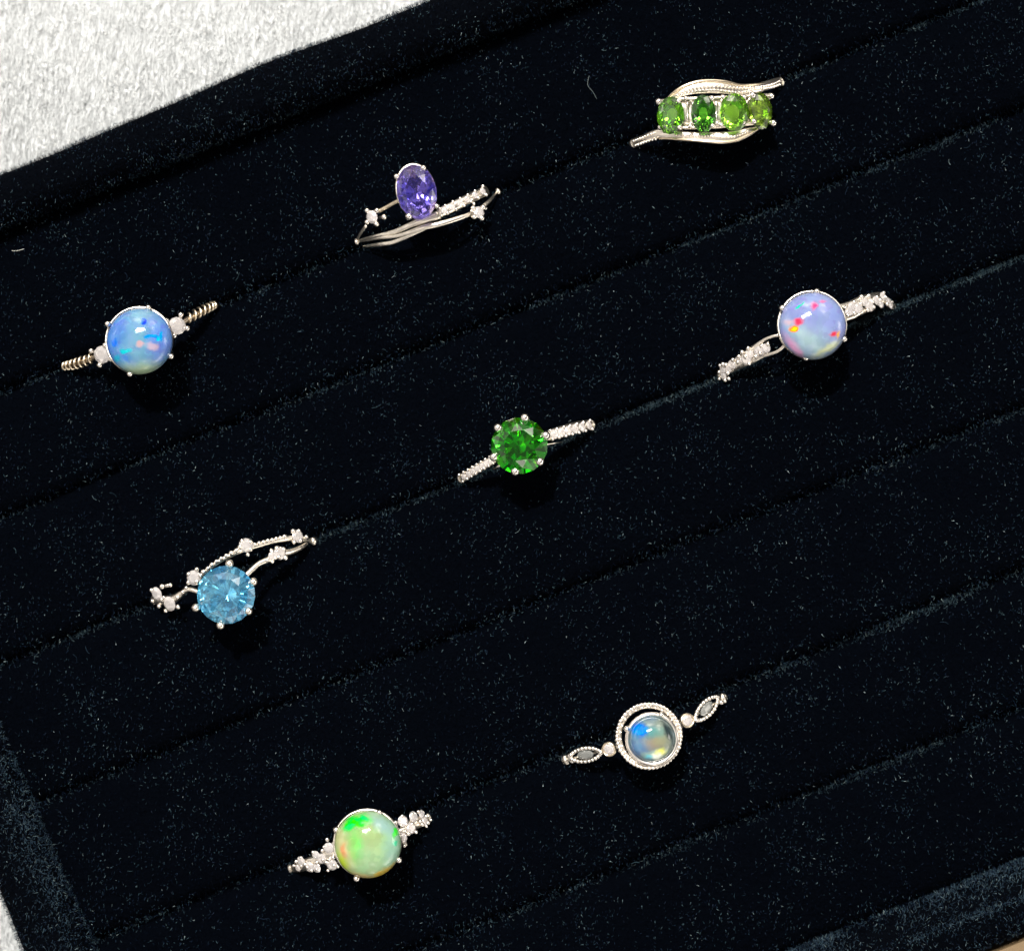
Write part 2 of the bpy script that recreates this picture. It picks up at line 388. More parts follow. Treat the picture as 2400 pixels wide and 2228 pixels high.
# loose curled threads lying on the velvet
def thread(pts, r, mt, name='loose_thread'):
    m = MB(); m.tube(catmull(pts, 5), r, 5); return m
lt = [thread([(*plan(18, 487), .6), (*plan(35, 489), .8), (*plan(56, 483), .7)], .035, pale_m)]
o = lt[0].build('loose_thread', pale_m, origin=(*plan(36, 487), .6)); tag(o, 'short pale thread lying on the velvet at the left edge below the wall', 'thread')
o = thread([(*plan(1145, 150), 1), (*plan(1142, 168), 1.1), (*plan(1152, 182), 1.1), (*plan(1160, 196), 1)], .03, grey_m).build('loose_thread', grey_m, origin=(*plan(1145, 150), 1))
tag(o, 'curled grey thread on the velvet above and left of the four green stones', 'thread')
m = MB()
for k in range(180):
    x, y = plan(random.uniform(0, 1991), random.uniform(100, 1848)); u, v = to_uv(x, y)
    if not (left_u(v)+1 < u and VB+1 < v < VT-1): continue
    L_ = random.uniform(.25, 1.0); a = random.uniform(0, 6.3); bnd = random.uniform(-1.4, 1.4)
    pts = []; px_, py_ = x, y
    for q in range(4):
        pts.append((px_, py_, .95+.2*math.sin(q+k))); px_ += math.cos(a)*L_/3; py_ += math.sin(a)*L_/3; a += bnd/2
    m.tube(catmull(pts, 3), random.uniform(.014, .028), 4)
m.build('fluff', lint_m, tray, kind='stuff')

# white plush fibres (only near the visible cloth)
Pw, Nw = sample_surface(cloth, 26, (-68, 8, -62, 66))
uv = np.array([to_uv(a, b) for a, b in Pw[:, :2]]); lu = np.array([left_u(v) for v in uv[:, 1]])
k_ = (uv[:, 1] > VT+2) | (uv[:, 0] < lu-2)
Pw = Pw[k_]; Pw[:, 2] += .1; nw = len(Pw)
dw = rng.normal(size=Pw.shape)*np.array([.28, .4, .16])+np.array([.05, -1.0, .34])
spikes('plush_fibre', Pw, dw, rng.uniform(.7, 2.2, nw), rng.uniform(.03, .07, nw), cfib_m, cloth)

sg = rng.random(nw) < .06*np.clip(.4+1.6*vnoise(Pw[:, 0], Pw[:, 1], 1.8, 2), .06, 2.2); Pg = Pw[sg]+np.array([0, 0, .9]); ng = len(Pg)
spikes('glitter', Pg, rng.normal(size=Pg.shape)*np.array([.4, 1, .4])+np.array([0, .3, .4]), rng.uniform(.06, .3, ng), rng.uniform(.05, .15, ng), glit_m, cloth)
bd = MB(); q4 = [from_uv(-60, VB-7.4), from_uv(RIGHT_U+20, VB-7.4), from_uv(RIGHT_U+20, VB-60), from_uv(-60, VB-60)]
bd.v = [(x, y, z) for z in (-17.9, 2.3) for x, y in q4]; bd.f = [(0, 1, 2, 3), (4, 5, 6, 7), (0, 1, 5, 4), (1, 2, 6, 5), (2, 3, 7, 6), (3, 0, 4, 7)]
o = bd.build('tan_board', table_m, smooth=False, origin=(*from_uv(0, VB-30), -17.9)); tag(o, 'smooth tan board beyond the lower edge of the black tray, in the bottom right corner', 'board')

# ------------------------------------------------------------------ rings
RH = 9.5; Z0 = 4.6
GR = 'gemstone rings slotted into the black velvet tray'
def gem_mesh(mb_pts_scale, M, table=.56, crown=.34, pav=.90, n=8, mid=.8):
    bm = bmesh.new(); rx, ry = mb_pts_scale; rr = min(rx, ry); P = []
    for k in range(n):
        a = 2*math.pi*(k+.5)/n; P.append((table*math.cos(a), table*math.sin(a), crown))
        a = 2*math.pi*k/n; P.append((mid*math.cos(a), mid*math.sin(a), crown*.66))
        a = 2*math.pi*(k+.5)/n; P.append((.38*math.cos(a), .38*math.sin(a), -pav*.62))
    for k in range(2*n):
        a = math.pi*k/n; P.append((math.cos(a), math.sin(a), .03)); P.append((math.cos(a), math.sin(a), -.03))
    P.append((0, 0, -pav))
    for p in P: bm.verts.new(M @ Vector((p[0]*rx, p[1]*ry, p[2]*rr)))
    bmesh.ops.convex_hull(bm, input=bm.verts)
    bm.verts.ensure_lookup_table(); bm.verts.index_update()
    m = MB(); m.v = [tuple(v.co) for v in bm.verts]; m.f = [tuple(v.index for v in f.verts) for f in bm.faces]; bm.free()
    return m
class Ring:
    def __init__(s, name, label, ox, oy, w, centre, tilt=0.0, ends=None, group=GR):
        s.ox, s.oy, s.k = ox, oy, w/1991.0
        s.cx, s.cy = s.xy(*centre)
        # centre of the hoop: perspective scale of the head
        s.c = centre
        us = []
        for e in ends:
            X, Y = s.xy(*e); us.append((X-s.cx)*cU+(Y-s.cy)*sU)
        s.hc = (us[0]+us[1])/2; half = abs(us[1]-us[0])/2; s.RH = min(12.0, max(8.6, (half*half+4.5*4.5)/9.0))
        s.root = bpy.data.objects.new(name, None); C.objects.link(s.root)
        s.root.location = (s.cx*MM, s.cy*MM, (Z0-2*RH)*MM)
        tag(s.root, label, 'ring', group)
        s.tilt = Matrix.Translation((s.cx, s.cy, Z0)) @ Matrix.Rotation(math.radians(tilt), 4, Vector((-.9, -.45, 0))) @ Matrix.Translation((-s.cx, -s.cy, -Z0))
        s.T = Matrix.Rotation(math.radians(tilt), 4, Vector((-.9, -.45, 0)))
    def xy(s, x, y): return ((s.ox+x*s.k-1200)*.045, (1114-s.oy-y*s.k)*.045)
    def mm(s, px): return px*s.k*.045
    def hoop(s, u):
        u -= s.hc; return Z0-s.RH+math.sqrt(max(0.0, s.RH**2-min(abs(u), s.RH)**2))
    def p(s, x, y, dz=0):
        X, Y = s.xy(x, y); u = (X-s.cx)*cU+(Y-s.cy)*sU
        z = s.hoop(u)+dz; f = 1-z/D
        return Vector((X*f, Y*f, z))
    def h(s, x, y, z):                                  # absolute height
        X, Y = s.xy(x, y); f = 1-z/D; return Vector((X*f, Y*f, z))
    def up(s, p):
        u = (p[0]-s.cx)*cU+(p[1]-s.cy)*sU; a = (u-s.hc)/s.RH; a = max(-.97, min(.97, a))
        return Vector((cU*a, sU*a, math.sqrt(1-a*a)))
    def strand(s, m, pts, rad, flat=1.0, n=5, seg=8):
        """pts (x,y,dz); rad list in crop px or scalar"""
        P = [s.p(*q) for q in pts]; Q = catmull(P, n)
        if hasattr(rad, '__len__'):
            xs = np.linspace(0, 1, len(rad)); R = list(np.interp(np.linspace(0, 1, len(Q)), xs, rad)); R = [s.mm(r) for r in R]
        else: R = s.mm(rad)
        m.tube(Q, R, seg, flat, up=[s.up(q) for q in Q]); return Q
    def lower(s, m, pl, pr, r, flat=.6):
        """the rest of the hoop, down through the slot"""
        A = s.p(*pl); B = s.p(*pr)
        RH = s.RH
        def uvof(P): dx, dy = P[0]-s.cx, P[1]-s.cy; return dx*cU+dy*sU-s.hc, -dx*sU+dy*cU
        (u0, v0), (u1, v1) = uvof(A), uvof(B)
        a0 = math.asin(max(-.999, u0/RH)); a1 = math.asin(min(.999, u1/RH))
        pts = []; ups = []; zc = Z0-RH
        st, en = a0, a1-2*math.pi
        for k in range(41):
            t = k/40; a = st+(en-st)*t; v = v0+(v1-v0)*t
            u = max(-abs(u0)-.12, min(abs(u1)+.12, RH*math.sin(a))); z = zc+RH*math.cos(a); x = s.cx+(u+s.hc)*cU-v*sU; y = s.cy+(u+s.hc)*sU+v*cU
            pts.append((x, y, z)); ups.append((math.sin(a)*cU, math.sin(a)*sU, math.cos(a)))
        m.tube(pts, r, 8, flat, up=ups)
    def gem(s, x, y, r, dz=.35, name='accent_stone', mt=None, rot=None, ry=None, tiltup=True, **kw):
        P = s.p(x, y, dz); r = s.mm(r); ry = s.mm(ry) if ry else r
        q = Vector((0, 0, 1)).rotation_difference(s.up(P)).to_matrix().to_4x4() if tiltup else s.T
        M = Matrix.Translation(P) @ q @ Matrix.Rotation(math.radians(random.uniform(0, 45) if rot is None else rot), 4, 'Z')
        g = gem_mesh((r, ry), M, n=kw.get('n', 6), **{k: v for k, v in kw.items() if k != 'n'})
        return g.build(name, mt or diamond, s.root, origin=P, smooth=False)
    def prong(s, x, y, z, r, inner=None, name='prong', mt=None, base=None):
        """claw: ball at (x,y,z abs) with a tine leaning in to the basket"""
        m = MB(); r = s.mm(r)*(1.28 if r < 40 else 1.1); P = s.h(x, y, z)
        par = s.root
        if inner is None:
            for ch in s.root.children:
                if ch.name.split('.')[0] == 'setting': par = ch
        m.ball(P, r); Cc = Vector((s.cx*(1-z/D), s.cy*(1-z/D), Z0+.1)) if inner is None else s.p(*inner)
        B = Cc.lerp(Vector((P.x, P.y, Cc.z)), .55); Md = P.lerp(B, .45)+(P-Cc).normalized()*.12
        m.tube(catmull([P-Vector((0, 0, .02)), Md, B], 4), [r*.72]*9, 7)
        return m.build(name, mt or bright, par, origin=P)
    def setting(s, z, r, mt=silver, n=0):
        """open basket below a stone: gallery rail + lower ring"""
        cx, cy = s.cx, s.cy; m = MB()
        M = s.tilt
        def tor(R, zc, t, hh):
            pr = [(R+t*math.cos(a), zc+hh*math.sin(a)) for a in [2*math.pi*k/8 for k in range(8)]]
            m.lathe(pr, 48, M @ Matrix.Translation((cx*(1-zc/D), cy*(1-zc/D), 0)), close=True)
        tor(r*.955, z-.34, .15, .3); tor(r*.62, Z0+.15, .2, .2)
        return m.build('setting', mt, s.root, origin=(cx, cy, Z0))
    def cab(s, r, z, h, mt, name='centre_stone', label=None):
        m = MB(); prof = [(0.02, -h*.55), (r*.7, -h*.5), (r*.93, -.25), (r, 0)]
        for k in range(1, 16):
            a = math.pi/2*k/15; prof.append((r*math.cos(a)**.92 if k < 15 else .01, h*math.sin(a)))
        o = s.tilt @ Vector((s.cx*(1-z/D), s.cy*(1-z/D), z))
        # keep the stone where the photograph has it
        o = Vector((s.cx*(1-z/D), s.cy*(1-z/D), z))
        m.lathe(prof, 64, Matrix.Translation(o) @ s.T)
        return m.build(name, mt, s.root, origin=o, label=label)
def beads(s, m, pts, r, n, dz=.0, jit=.0):
    Q = catmull([s.p(*q) for q in pts], 12); L = [0]
    for a, b in zip(Q[:-1], Q[1:]): L.append(L[-1]+np.linalg.norm(np.array(b)-np.array(a)))
    for k in range(n):
        t = L[-1]*(k+.5)/n; i = min(len(Q)-2, np.searchsorted(L, t)-1 if t > 0 else 0); f = (t-L[i])/max(1e-6, L[i+1]-L[i])
        c = Vector(Q[i]).lerp(Vector(Q[i+1]), f); c.z += dz; m.ball(c, s.mm(r)*random.uniform(1.05, 1.35), 8, 6)
ZG = Z0+2.0     # girdle height of the tall heads

# ---- 1. blue opal, coiled shank
mo = opal('blue_opal', [(.35, (.20, .34, .68)), (.62, (.29, .48, .64)), (.5, (.24, .41, .66))], 260, [
    (-.1, -.4, 2.2, 2.0, 0, .6, (.22, .44, .55), .6), (2.6, .3, 1.4, 2.6, 0, .6, (.20, .30, .68), .8), (-2.6, .6, 1.3, 2.4, 0, .6, (.15, .27, .66), .8),
    (.2, -3.1, 2.6, .7, 5, .7, (.50, .62, .38), .8), (.68, 2.05, .3, .3, 0, .4, (.0, .06, .85), 1), (-2.35, -.2, .3, .3, 0, .6, (.05, .16, .85), .8),  # yellow-green crescent at the bottom paints light focused through the dome
    (1.55, .5, .6, .2, 0, .4, (.0, .35, .9), 1), (2.45, .45, .12, .45, 5, .5, (.0, .4, .85), .8), (2.15, .3, .15, .18, 0, .5, (.1, .65, .95), 1),
    (.35, -.28, .42, .33, 0, .35, (.72, .45, .45), .8), (1.6, -.55, .6, .4, -20, .35, (.60, .45, .52), .75),
    (-1.15, -.98, .55, .2, 5, .4, (.0, .65, .72), 1), (-2.05, -1.7, .35, .25, 30, .5, (.05, .55, .72), .6), (-1.2, -1.75, .5, .4, 0, .6, (.13, .28, .75), .6)])
r1 = Ring('opal_ring', 'silver ring with round sky blue opal and ribbed coil shank, leftmost in the top slot', 120, 660, 420, (985, 665), 5, ((140, 945), (1815, 260)))
m = MB()
r1.strand(m, [(150, 940, -.15), (300, 905, -.1), (450, 850, 0), (600, 790, 0), (985, 665, 0), (1380, 500, 0), (1530, 410, 0), (1680, 330, -.1), (1812, 262, -.15)], [26, 32, 36, 40, 50, 40, 34, 30, 26])
r1.lower(m, (150, 940, 0), (1812, 262, 0), .4, .7)
r1.hooped = m.build('band', dark_metal, r1.root, origin=(r1.cx, r1.cy, Z0))
m = MB()
for (x, y), rr in zip([(152, 938), (190, 930), (238, 922), (288, 908), (338, 892), (390, 876), (442, 853), (1532, 402), (1588, 372), (1640, 345), (1690, 318), (1738, 296), (1778, 276), (1808, 264)],
                      [38, 44, 50, 54, 54, 52, 50, 52, 56, 56, 54, 50, 46, 38]):
    P_ = r1.p(x, y, 0); up_ = r1.up(P_); side = Vector((-sU, cU, 0)); ax = side.cross(up_).normalized(); sd = (side+ax*.35).normalized()
    r_ = r1.mm(rr); pts = [P_+sd*(math.cos(a)*r_)+up_*(math.sin(a)*r_*.8) for a in np.linspace(-.35, math.pi+.35, 13)]
    m.tube(pts, r1.mm(15), 7, 1.0, up=[ax]*13)
m.build('coil_rib', gold, r1.root, origin=(r1.cx, r1.cy, Z0))
r1.setting(ZG, r1.mm(375)); r1.cab(r1.mm(358), ZG, 2.0, mo)
for x, y in [(1080, 290), (628, 470), (1332, 830), (875, 1025)]: r1.prong(x, y, ZG+.15, 27)
for (x, y) in [(565, 812), (1400, 490)]: r1.gem(x, y, 98, .55, crown=.28, n=6)
for x, y in [(445, 768), (598, 705), (540, 928), (665, 862), (1278, 430), (1440, 368), (1512, 522), (1368, 602)]:
    P_ = r1.p(x, y, .62); r1.prong(x, y, P_.z, 25, inner=(565 if x < 900 else 1400, 812 if x < 900 else 490, -.1))

# ---- 4. lavender opal, pave leaves
mo = opal('lavender_opal', [(.3, (.31, .37, .70)), (.7, (.42, .49, .74)), (.5, (.37, .43, .72))], 200, [
    (-.2, -2.0, 2.4, 1.5, -25, .6, (.38, .52, .60), .85), (-1.1, -1.0, 2.0, .6, -40, .6, (.45, .60, .62), .6), (-1.9, -2.2, 1.3, .3, -50, .7, (.80, .40, .62), .8),
    (1.4, -2.3, 1.4, .3, 30, .6, (.68, .74, .42), .8), (-1.45, 2.1, .5, .11, 35, .35, (.0, .62, .38), 1), (.05, 2.05, .28, .38, -20, .6, (.85, .12, .25), .85), (.95, 2.55, .35, .18, 0, .6, (.80, .2, .4), .7),  # yellowish streak at lower right paints the focused rim light
    (-1.65, .4, .45, .35, 0, .5, (.88, .12, .16), .9), (-2.6, .35, .4, .3, 0, .6, (.75, .50, .50), .6), (-2.0, -.35, .48, .3, 8, .3, (1, .35, .02), 1), (-1.98, -.33, .3, .16, 8, .4, (1, .78, .04), 1),
    (2.0, -.85, .42, .25, 10, .5, (.85, .12, .2), .9), (2.55, -.9, .14, .3, -15, .5, (.95, .50, .15), .9)])
r4 = Ring('opal_ring', 'silver ring with round lavender opal flecked red and orange, right end of its slot', 1650, 650, 480, (1055, 475), 5, ((140, 950), (1840, 290)))
m = MB()
r4.strand(m, [(730, 560, .3), (640, 582, .2), (565, 622, .1), (500, 690, 0), (400, 780, 0), (300, 850, 0), (220, 900, 0), (175, 950, 0)], [16, 14, 18, 44, 62, 58, 52, 56], flat=.5)
r4.strand(m, [(790, 655, .3), (725, 712, .2), (650, 742, .1), (560, 760, 0), (470, 800, 0), (300, 880, 0)], [16, 15, 16, 30, 40, 30], flat=.5)
r4.strand(m, [(1310, 280, .3), (1420, 262, .1), (1550, 225, 0), (1700, 200, 0), (1790, 215, 0), (1835, 290, 0)], [16, 34, 58, 62, 60, 42], flat=.5)
r4.strand(m, [(1370, 410, .3), (1450, 385, .1), (1540, 330, 0), (1650, 290, 0)], [18, 20, 30, 30], flat=.5)
r4.lower(m, (170, 950, 0), (1835, 285, 0), .6, .6)
m.build('band', silver, r4.root, origin=(r4.cx, r4.cy, Z0))
r4.setting(ZG, r4.mm(335)); r4.cab(r4.mm(318), ZG, 2.0, mo)
for x, y, q in [(1095, 138, 26), (762, 300, 28), (1362, 600, 26), (990, 778, 28)]: r4.prong(x, y, ZG+.15, q)
for x, y, q in [(600, 690, 42), (535, 720, 46), (440, 745, 40), (410, 800, 50), (340, 800, 36), (270, 850, 42), (235, 890, 38), (185, 900, 36), (190, 960, 36),
                (1410, 330, 44), (1440, 285, 40), (1500, 300, 50), (1560, 235, 44), (1610, 280, 50), (1680, 225, 44), (1740, 185, 40), (1720, 260, 36), (1790, 220, 38), (1815, 275, 30)]:
    r4.gem(x, y, q*1.1, .42, n=8)
m = MB()
for x, y in [(560, 665), (620, 650), (505, 770), (545, 735), (430, 690), (370, 725), (405, 770), (440, 840), (340, 770), (330, 820), (280, 800), (215, 850), (155, 855), (185, 845), (230, 930), (240, 985), (150, 920), (150, 985), (205, 1000),
             (1375, 300), (1460, 240), (1460, 350), (1395, 370), (1520, 260), (1530, 190), (1590, 320), (1600, 180), (1650, 290), (1640, 240), (1680, 190), (1745, 150), (1710, 220), (1760, 190), (1780, 260), (1810, 180), (1825, 240)]:
    m.ball(r4.p(x, y, .5), r4.mm(random.uniform(19, 28)), 8, 6)
m.build('bead_prong', bright, r4.root, origin=(r4.cx, r4.cy, Z0))

# ---- 8. green opal, clustered shoulders
mo = opal('green_opal', [(.3, (.40, .60, .28)), (.7, (.50, .64, .38)), (.5, (.45, .61, .32))], 220, [
    (.6, -1.5, 2.2, 1.5, 0, .7, (.40, .60, .38), .8), (2.7, .0, .9, 2.3, 0, .6, (.34, .56, .50), .7), (1.6, 2.3, 1.5, .6, -35, .6, (.32, .50, .50), .8), (-2.7, .2, .6, 1.6, 10, .6, (.52, .52, .30), .8),
    (-2.4, -.55, .28, .7, 0, .6, (.85, .28, .12), .85), (-2.0, -.9, .7, 1.3, 0, .8, (.62, .55, .32), .6), (-1.1, .3, .6, 1.5, 0, .7, (.26, .68, .20), .7), (-.9, .2, .25, .5, 0, .5, (.3, .9, .25), .6),
    (-.9, 2.55, 1.2, .5, 8, .45, (.0, .75, .03), 1), (-1.9, 2.05, .6, .35, 35, .6, (.02, .70, .08), .9), (-.25, 2.95, .5, .2, -20, .5, (.08, .65, .25), .9), (2.9, 1.4, .2, .5, -20, .5, (.15, .85, .15), 1), (2.95, .4, .25, .25, 0, .5, (.12, .68, .42), .9),
    (1.5, -2.75, 1.5, .3, 32, .5, (.82, .60, .18), .9), (-.5, -3.1, 1.5, .35, -8, .6, (.75, .60, .32), .8), (-2.5, -1.7, .45, .9, 28, .7, (.52, .72, .12), .9)])  # yellow lower-edge crescents: light gathered by the dome, painted in
r8 = Ring('opal_ring', 'silver ring with round pale green opal and clustered clear stones on its shoulders', 660, 1850, 380, (1060, 670), 5, ((110, 975), (1815, 350)))
m = MB()
r8.strand(m, [(115, 975, -.1), (230, 940, 0), (350, 900, 0), (480, 850, 0), (600, 790, .2), (1060, 670, 0), (1480, 520, .2), (1600, 430, 0), (1700, 390, 0), (1800, 350, -.1)], [40, 72, 80, 70, 75, 60, 66, 80, 74, 45], flat=.4)
r8.strand(m, [(640, 930, .1), (560, 900, 0), (520, 850, 0)], 30); r8.strand(m, [(1520, 690, .1), (1500, 600, 0), (1540, 500, 0)], 30)
r8.lower(m, (115, 975, 0), (1800, 350, 0), .5, .6)
m.build('band', silver, r8.root, origin=(r8.cx, r8.cy, Z0))
r8.setting(ZG, r8.mm(418)); r8.cab(r8.mm(400), ZG, 2.1, mo)
for x, y, q in [(1200, 278, 28), (672, 492, 34), (1440, 862, 32), (920, 1090, 32)]: r8.prong(x, y, ZG+.15, q)
for x, y, q in [(580, 715, 60), (620, 920, 60), (490, 845, 56), (420, 800, 46), (340, 945, 60), (240, 880, 58), (430, 960, 50), (200, 960, 40), (1490, 385, 62), (1620, 330, 58), (1590, 470, 60), (1490, 590, 52), (1720, 300, 46), (1760, 390, 50)]:
    r8.gem(x, y, q*1.14, .55, n=8)
m = MB()
for x, y in [(560, 610), (640, 650), (520, 700), (650, 750), (500, 745), (635, 830), (690, 940), (645, 925), (570, 990), (550, 890), (590, 860), (430, 890), (430, 975), (510, 860), (385, 765), (320, 950), (290, 915), (240, 935), (180, 880), (240, 830), (370, 990), (150, 930),
             (1480, 320), (1410, 440), (1400, 400), (1470, 435), (1530, 420), (1560, 540), (1520, 510), (1660, 355), (1600, 300), (1600, 420), (1650, 520), (1460, 640), (1510, 690), (1775, 325), (1830, 370), (1780, 450), (1700, 390), (1730, 430), (1680, 270), (1740, 275), (1800, 405)]:
    m.ball(r8.p(x, y, .6), r8.mm(random.uniform(20, 31)), 8, 6)
m.build('bead_prong', bright, r8.root, origin=(r8.cx, r8.cy, Z0))

# ---- 7. moonstone, beaded halo
mo = opal('moonstone', [(.3, (.14, .24, .38)), (.7, (.24, .30, .30)), (.5, (.18, .27, .33))], 500, [
    (.45, -.1, 1.0, .8, 0, .7, (.30, .22, .15), .8), (1.1, .2, .9, 1.5, 0, .7, (.26, .28, .18), .7), (-.1, .9, 1.1, .5, 0, .7, (.10, .30, .28), .7), (1.6, .9, .35, 1.1, 25, .5, (.01, .02, .025), .9),
    (-1.3, 1.1, .65, .55, 0, .6, (.02, .22, .9), 1), (-1.5, -.9, .7, .8, 0, .7, (.16, .26, .45), .8), (.3, -1.5, 1.1, .45, 8, .7, (.45, .60, .50), .85), (.9, -1.2, .5, .35, 20, .6, (.95, .95, .25), .9), (.45, -1.6, .55, .3, 5, .5, (.95, 1, .9), 1), (-.3, -1.7, .4, .25, 0, .6, (.25, .65, .8), .8)], rough=.04, trans=.10, KO=.70)  # white and yellow lower spots paint the bright flash in the stone
r7 = Ring('moonstone_ring', 'silver ring with small glassy moonstone inside an openwork beaded halo', 1290, 1590, 440, (1065, 622), 4, ((140, 870), (1855, 200)))
m = MB()
r7.strand(m, [(150, 870, -.1), (240, 840, 0), (720, 720, 0)], [30, 12, 20]); r7.strand(m, [(1360, 490, 0), (1530, 400, 0), (1790, 230, 0), (1850, 215, -.1)], [20, 12, 15, 30])
r7.lower(m, (150, 870, 0), (1850, 205, 0), .45, .6)
for (x, y) in [(160, 860), (1830, 205)]: r7.strand(m, [(x-10, y-45, .1), (x, y, .15), (x+25, y+45, .05)], [22, 34, 22])
m.build('band', silver, r7.root, origin=(r7.cx, r7.cy, Z0))
ZH = Z0+.9
m = MB(); hc = (1045, 605); HX = r7.h(*hc, ZH); cc7 = r7.h(1045, 605, ZH)
pr = [(r7.mm(312)+.33*math.cos(a), .16*math.sin(a)) for a in [2*math.pi*k/8 for k in range(8)]]
m.lathe(pr, 72, Matrix.Translation(HX) @ r7.T, close=True); halo = m.build('halo', silver, r7.root, origin=HX)
m = MB()
for k in range(52):
    a = 2*math.pi*k/52; q = HX + r7.T @ Vector((math.cos(a)*r7.mm(332), math.sin(a)*r7.mm(332), .14)); m.ball(q, r7.mm(random.uniform(20, 27)), 8, 6)
    if k % 2: m.ball(HX + r7.T @ Vector((math.cos(a)*r7.mm(294), math.sin(a)*r7.mm(294), .14)), r7.mm(16), 6, 5)
m.build('halo_beading', bright, halo, origin=HX)
SC = r7.h(1078, 640, Z0+1.5)
m = MB(); pr = [(r7.mm(255)+.26*math.cos(a), .28*math.sin(a)-.08) for a in [2*math.pi*k/8 for k in range(8)]]
m.lathe(pr, 56, Matrix.Translation(SC) @ r7.T, close=True); m.build('bezel', bright, r7.root, origin=SC)
m = MB(); rr = r7.mm(232); prof = [(.02, -.8), (rr*.75, -.7), (rr*.95, -.2), (rr, 0)]+[(rr*math.cos(math.pi/2*k/14)**.9 if k < 14 else .01, 1.45*math.sin(math.pi/2*k/14)) for k in range(1, 15)]
m.lathe(prof, 56, Matrix.Translation(SC) @ r7.T); m.build('centre_stone', mo, r7.root, origin=SC)
for x, y in [(812, 530), (1178, 385), (1310, 745), (940, 865)]: r7.prong(x, y, ZH+.55, 26)
for x, y in [(625, 745), (1447, 442)]:
    m = MB(); P_ = r7.p(x, y, .35); q = Vector((0, 0, 1)).rotation_difference(r7.up(P_)).to_matrix().to_4x4()
    m.lathe([(r7.mm(68)+.14*math.cos(a), .3*math.sin(a)) for a in [2*math.pi*k/8 for k in range(8)]], 28, Matrix.Translation(P_) @ q, close=True)
    bz = m.build('accent_bezel', gold, r7.root, origin=P_); g_ = r7.gem(x, y, 62, .5, n=6); g_.parent = bz; g_.location = (0, 0, .15*MM)
smoky = mat('grey_stone', (.30, .31, .30), .05, trans=.5, ior=1.7)
for (x, y, ang, cnt) in [(370, 805, 14, 1), (1655, 315, 42, 2)]:
    P_ = r7.p(x, y, .25); q = Vector((0, 0, 1)).rotation_difference(r7.up(P_)).to_matrix().to_4x4()
    m = MB(); a0 = math.radians(ang); Lm, Wm = r7.mm(165), r7.mm(72)
    base = MB()
    ptsq = []
    for k in range(26):
        t_ = 2*math.pi*k/26; lx = Lm*math.cos(t_); ly = Wm*math.copysign(abs(math.sin(t_))**1.4, math.sin(t_))
        gx, gy = lx*math.cos(a0)-ly*math.sin(a0), lx*math.sin(a0)+ly*math.cos(a0)
        u_ = (P_.x+gx-r7.cx)*cU+(P_.y+gy-r7.cy)*sU
        w_ = Vector((P_.x+gx, P_.y+gy, r7.hoop(u_)+.3)); ptsq.append(w_)
        m.ball(w_+Vector((0, 0, .08)), r7.mm(random.uniform(21, 27)), 8, 6)
    base.tube(ptsq+[ptsq[0]], .2, 6)
    base.build('marquise_frame', silver, r7.root, origin=P_); m.build('frame_beading', bright, r7.root, origin=P_)
    g = gem_mesh((Lm*.66, Wm*.72), Matrix.Translation(P_+Vector((0, 0, .12))) @ q @ Matrix.Rotation(a0, 4, 'Z'), n=4); g.build('accent_stone', smoky, r7.root, origin=P_, smooth=False)
for x, y in [(205, 815), (230, 870), (1770, 195), (1810, 250)]: r7.prong(x, y, r7.p(x, y, .35).z, 24, inner=(x, y+5, -.2))

# ---- faceted stone materials
def gem_mat(name, cols, trans, ior=1.7, scale=700, rough=.0):
    m = mat(name, cols[0], rough, trans=trans, ior=ior, coat=.0)
    nt = m.node_tree; b = nt.nodes['Principled BSDF']
    tc = nt.nodes.new('ShaderNodeTexCoord'); v = nt.nodes.new('ShaderNodeTexVoronoi'); v.inputs['Scale'].default_value = scale
    nt.links.new(tc.outputs['Object'], v.inputs['Vector'])
    r = nt.nodes.new('ShaderNodeValToRGB'); sp = nt.nodes.new('ShaderNodeSeparateColor'); nt.links.new(v.outputs['Color'], sp.inputs[0])
    r.color_ramp.elements[0].color = (*cols[0], 1); r.color_ramp.elements[1].color = (*cols[-1], 1)
    for i, c in enumerate(cols[1:-1]):
        e = r.color_ramp.elements.new((i+1)/(len(cols)-1)); e.color = (*c, 1)
    nt.links.new(sp.outputs[0], r.inputs[0]); nt.links.new(r.outputs[0], b.inputs['Base Color'])
    return m
green_m = gem_mat('deep_green_stone', [(.02, .34, .0), (.0, .55, .01), (.20, .34, .0)], .97, 1.75, 700)
olive_m = gem_mat('grass_green_stone', [(.07, .38, .01), (.22, .60, .03), (.16, .50, .02)], .96, 1.75, 900)
dark_green_m = gem_mat('dark_green_stone', [(.02, .16, .01), (.10, .42, .02), (.03, .24, .02)], .96, 1.75, 900)
lime_m = gem_mat('light_green_stone', [(.20, .55, .02), (.30, .72, .05), (.26, .50, .10)], .96, 1.75, 900)
moss_m = gem_mat('moss_green_stone', [(.18, .36, .02), (.30, .50, .05), (.14, .30, .01)], .96, 1.75, 900)
topaz_m = gem_mat('sky_blue_stone', [(.10, .58, 1), (.28, .76, 1), (.06, .47, .97)], .93, 1.78, 700)
violet_m = gem_mat('violet_blue_stone', [(.10, .08, .85), (.30, .24, .98), (.62, .42, .85)], .96, 1.78, 700)

def big_gem(R_, x, y, rx, ry, z, rot, mt, n=8, **kw):
    P_ = R_.h(x, y, z); M = Matrix.Translation(P_) @ R_.T @ Matrix.Rotation(math.radians(rot), 4, 'Z')
    g = gem_mesh((R_.mm(rx), R_.mm(ry)), M, n=n, **kw); return g.build('centre_stone', mt, R_.root, origin=P_, smooth=False)

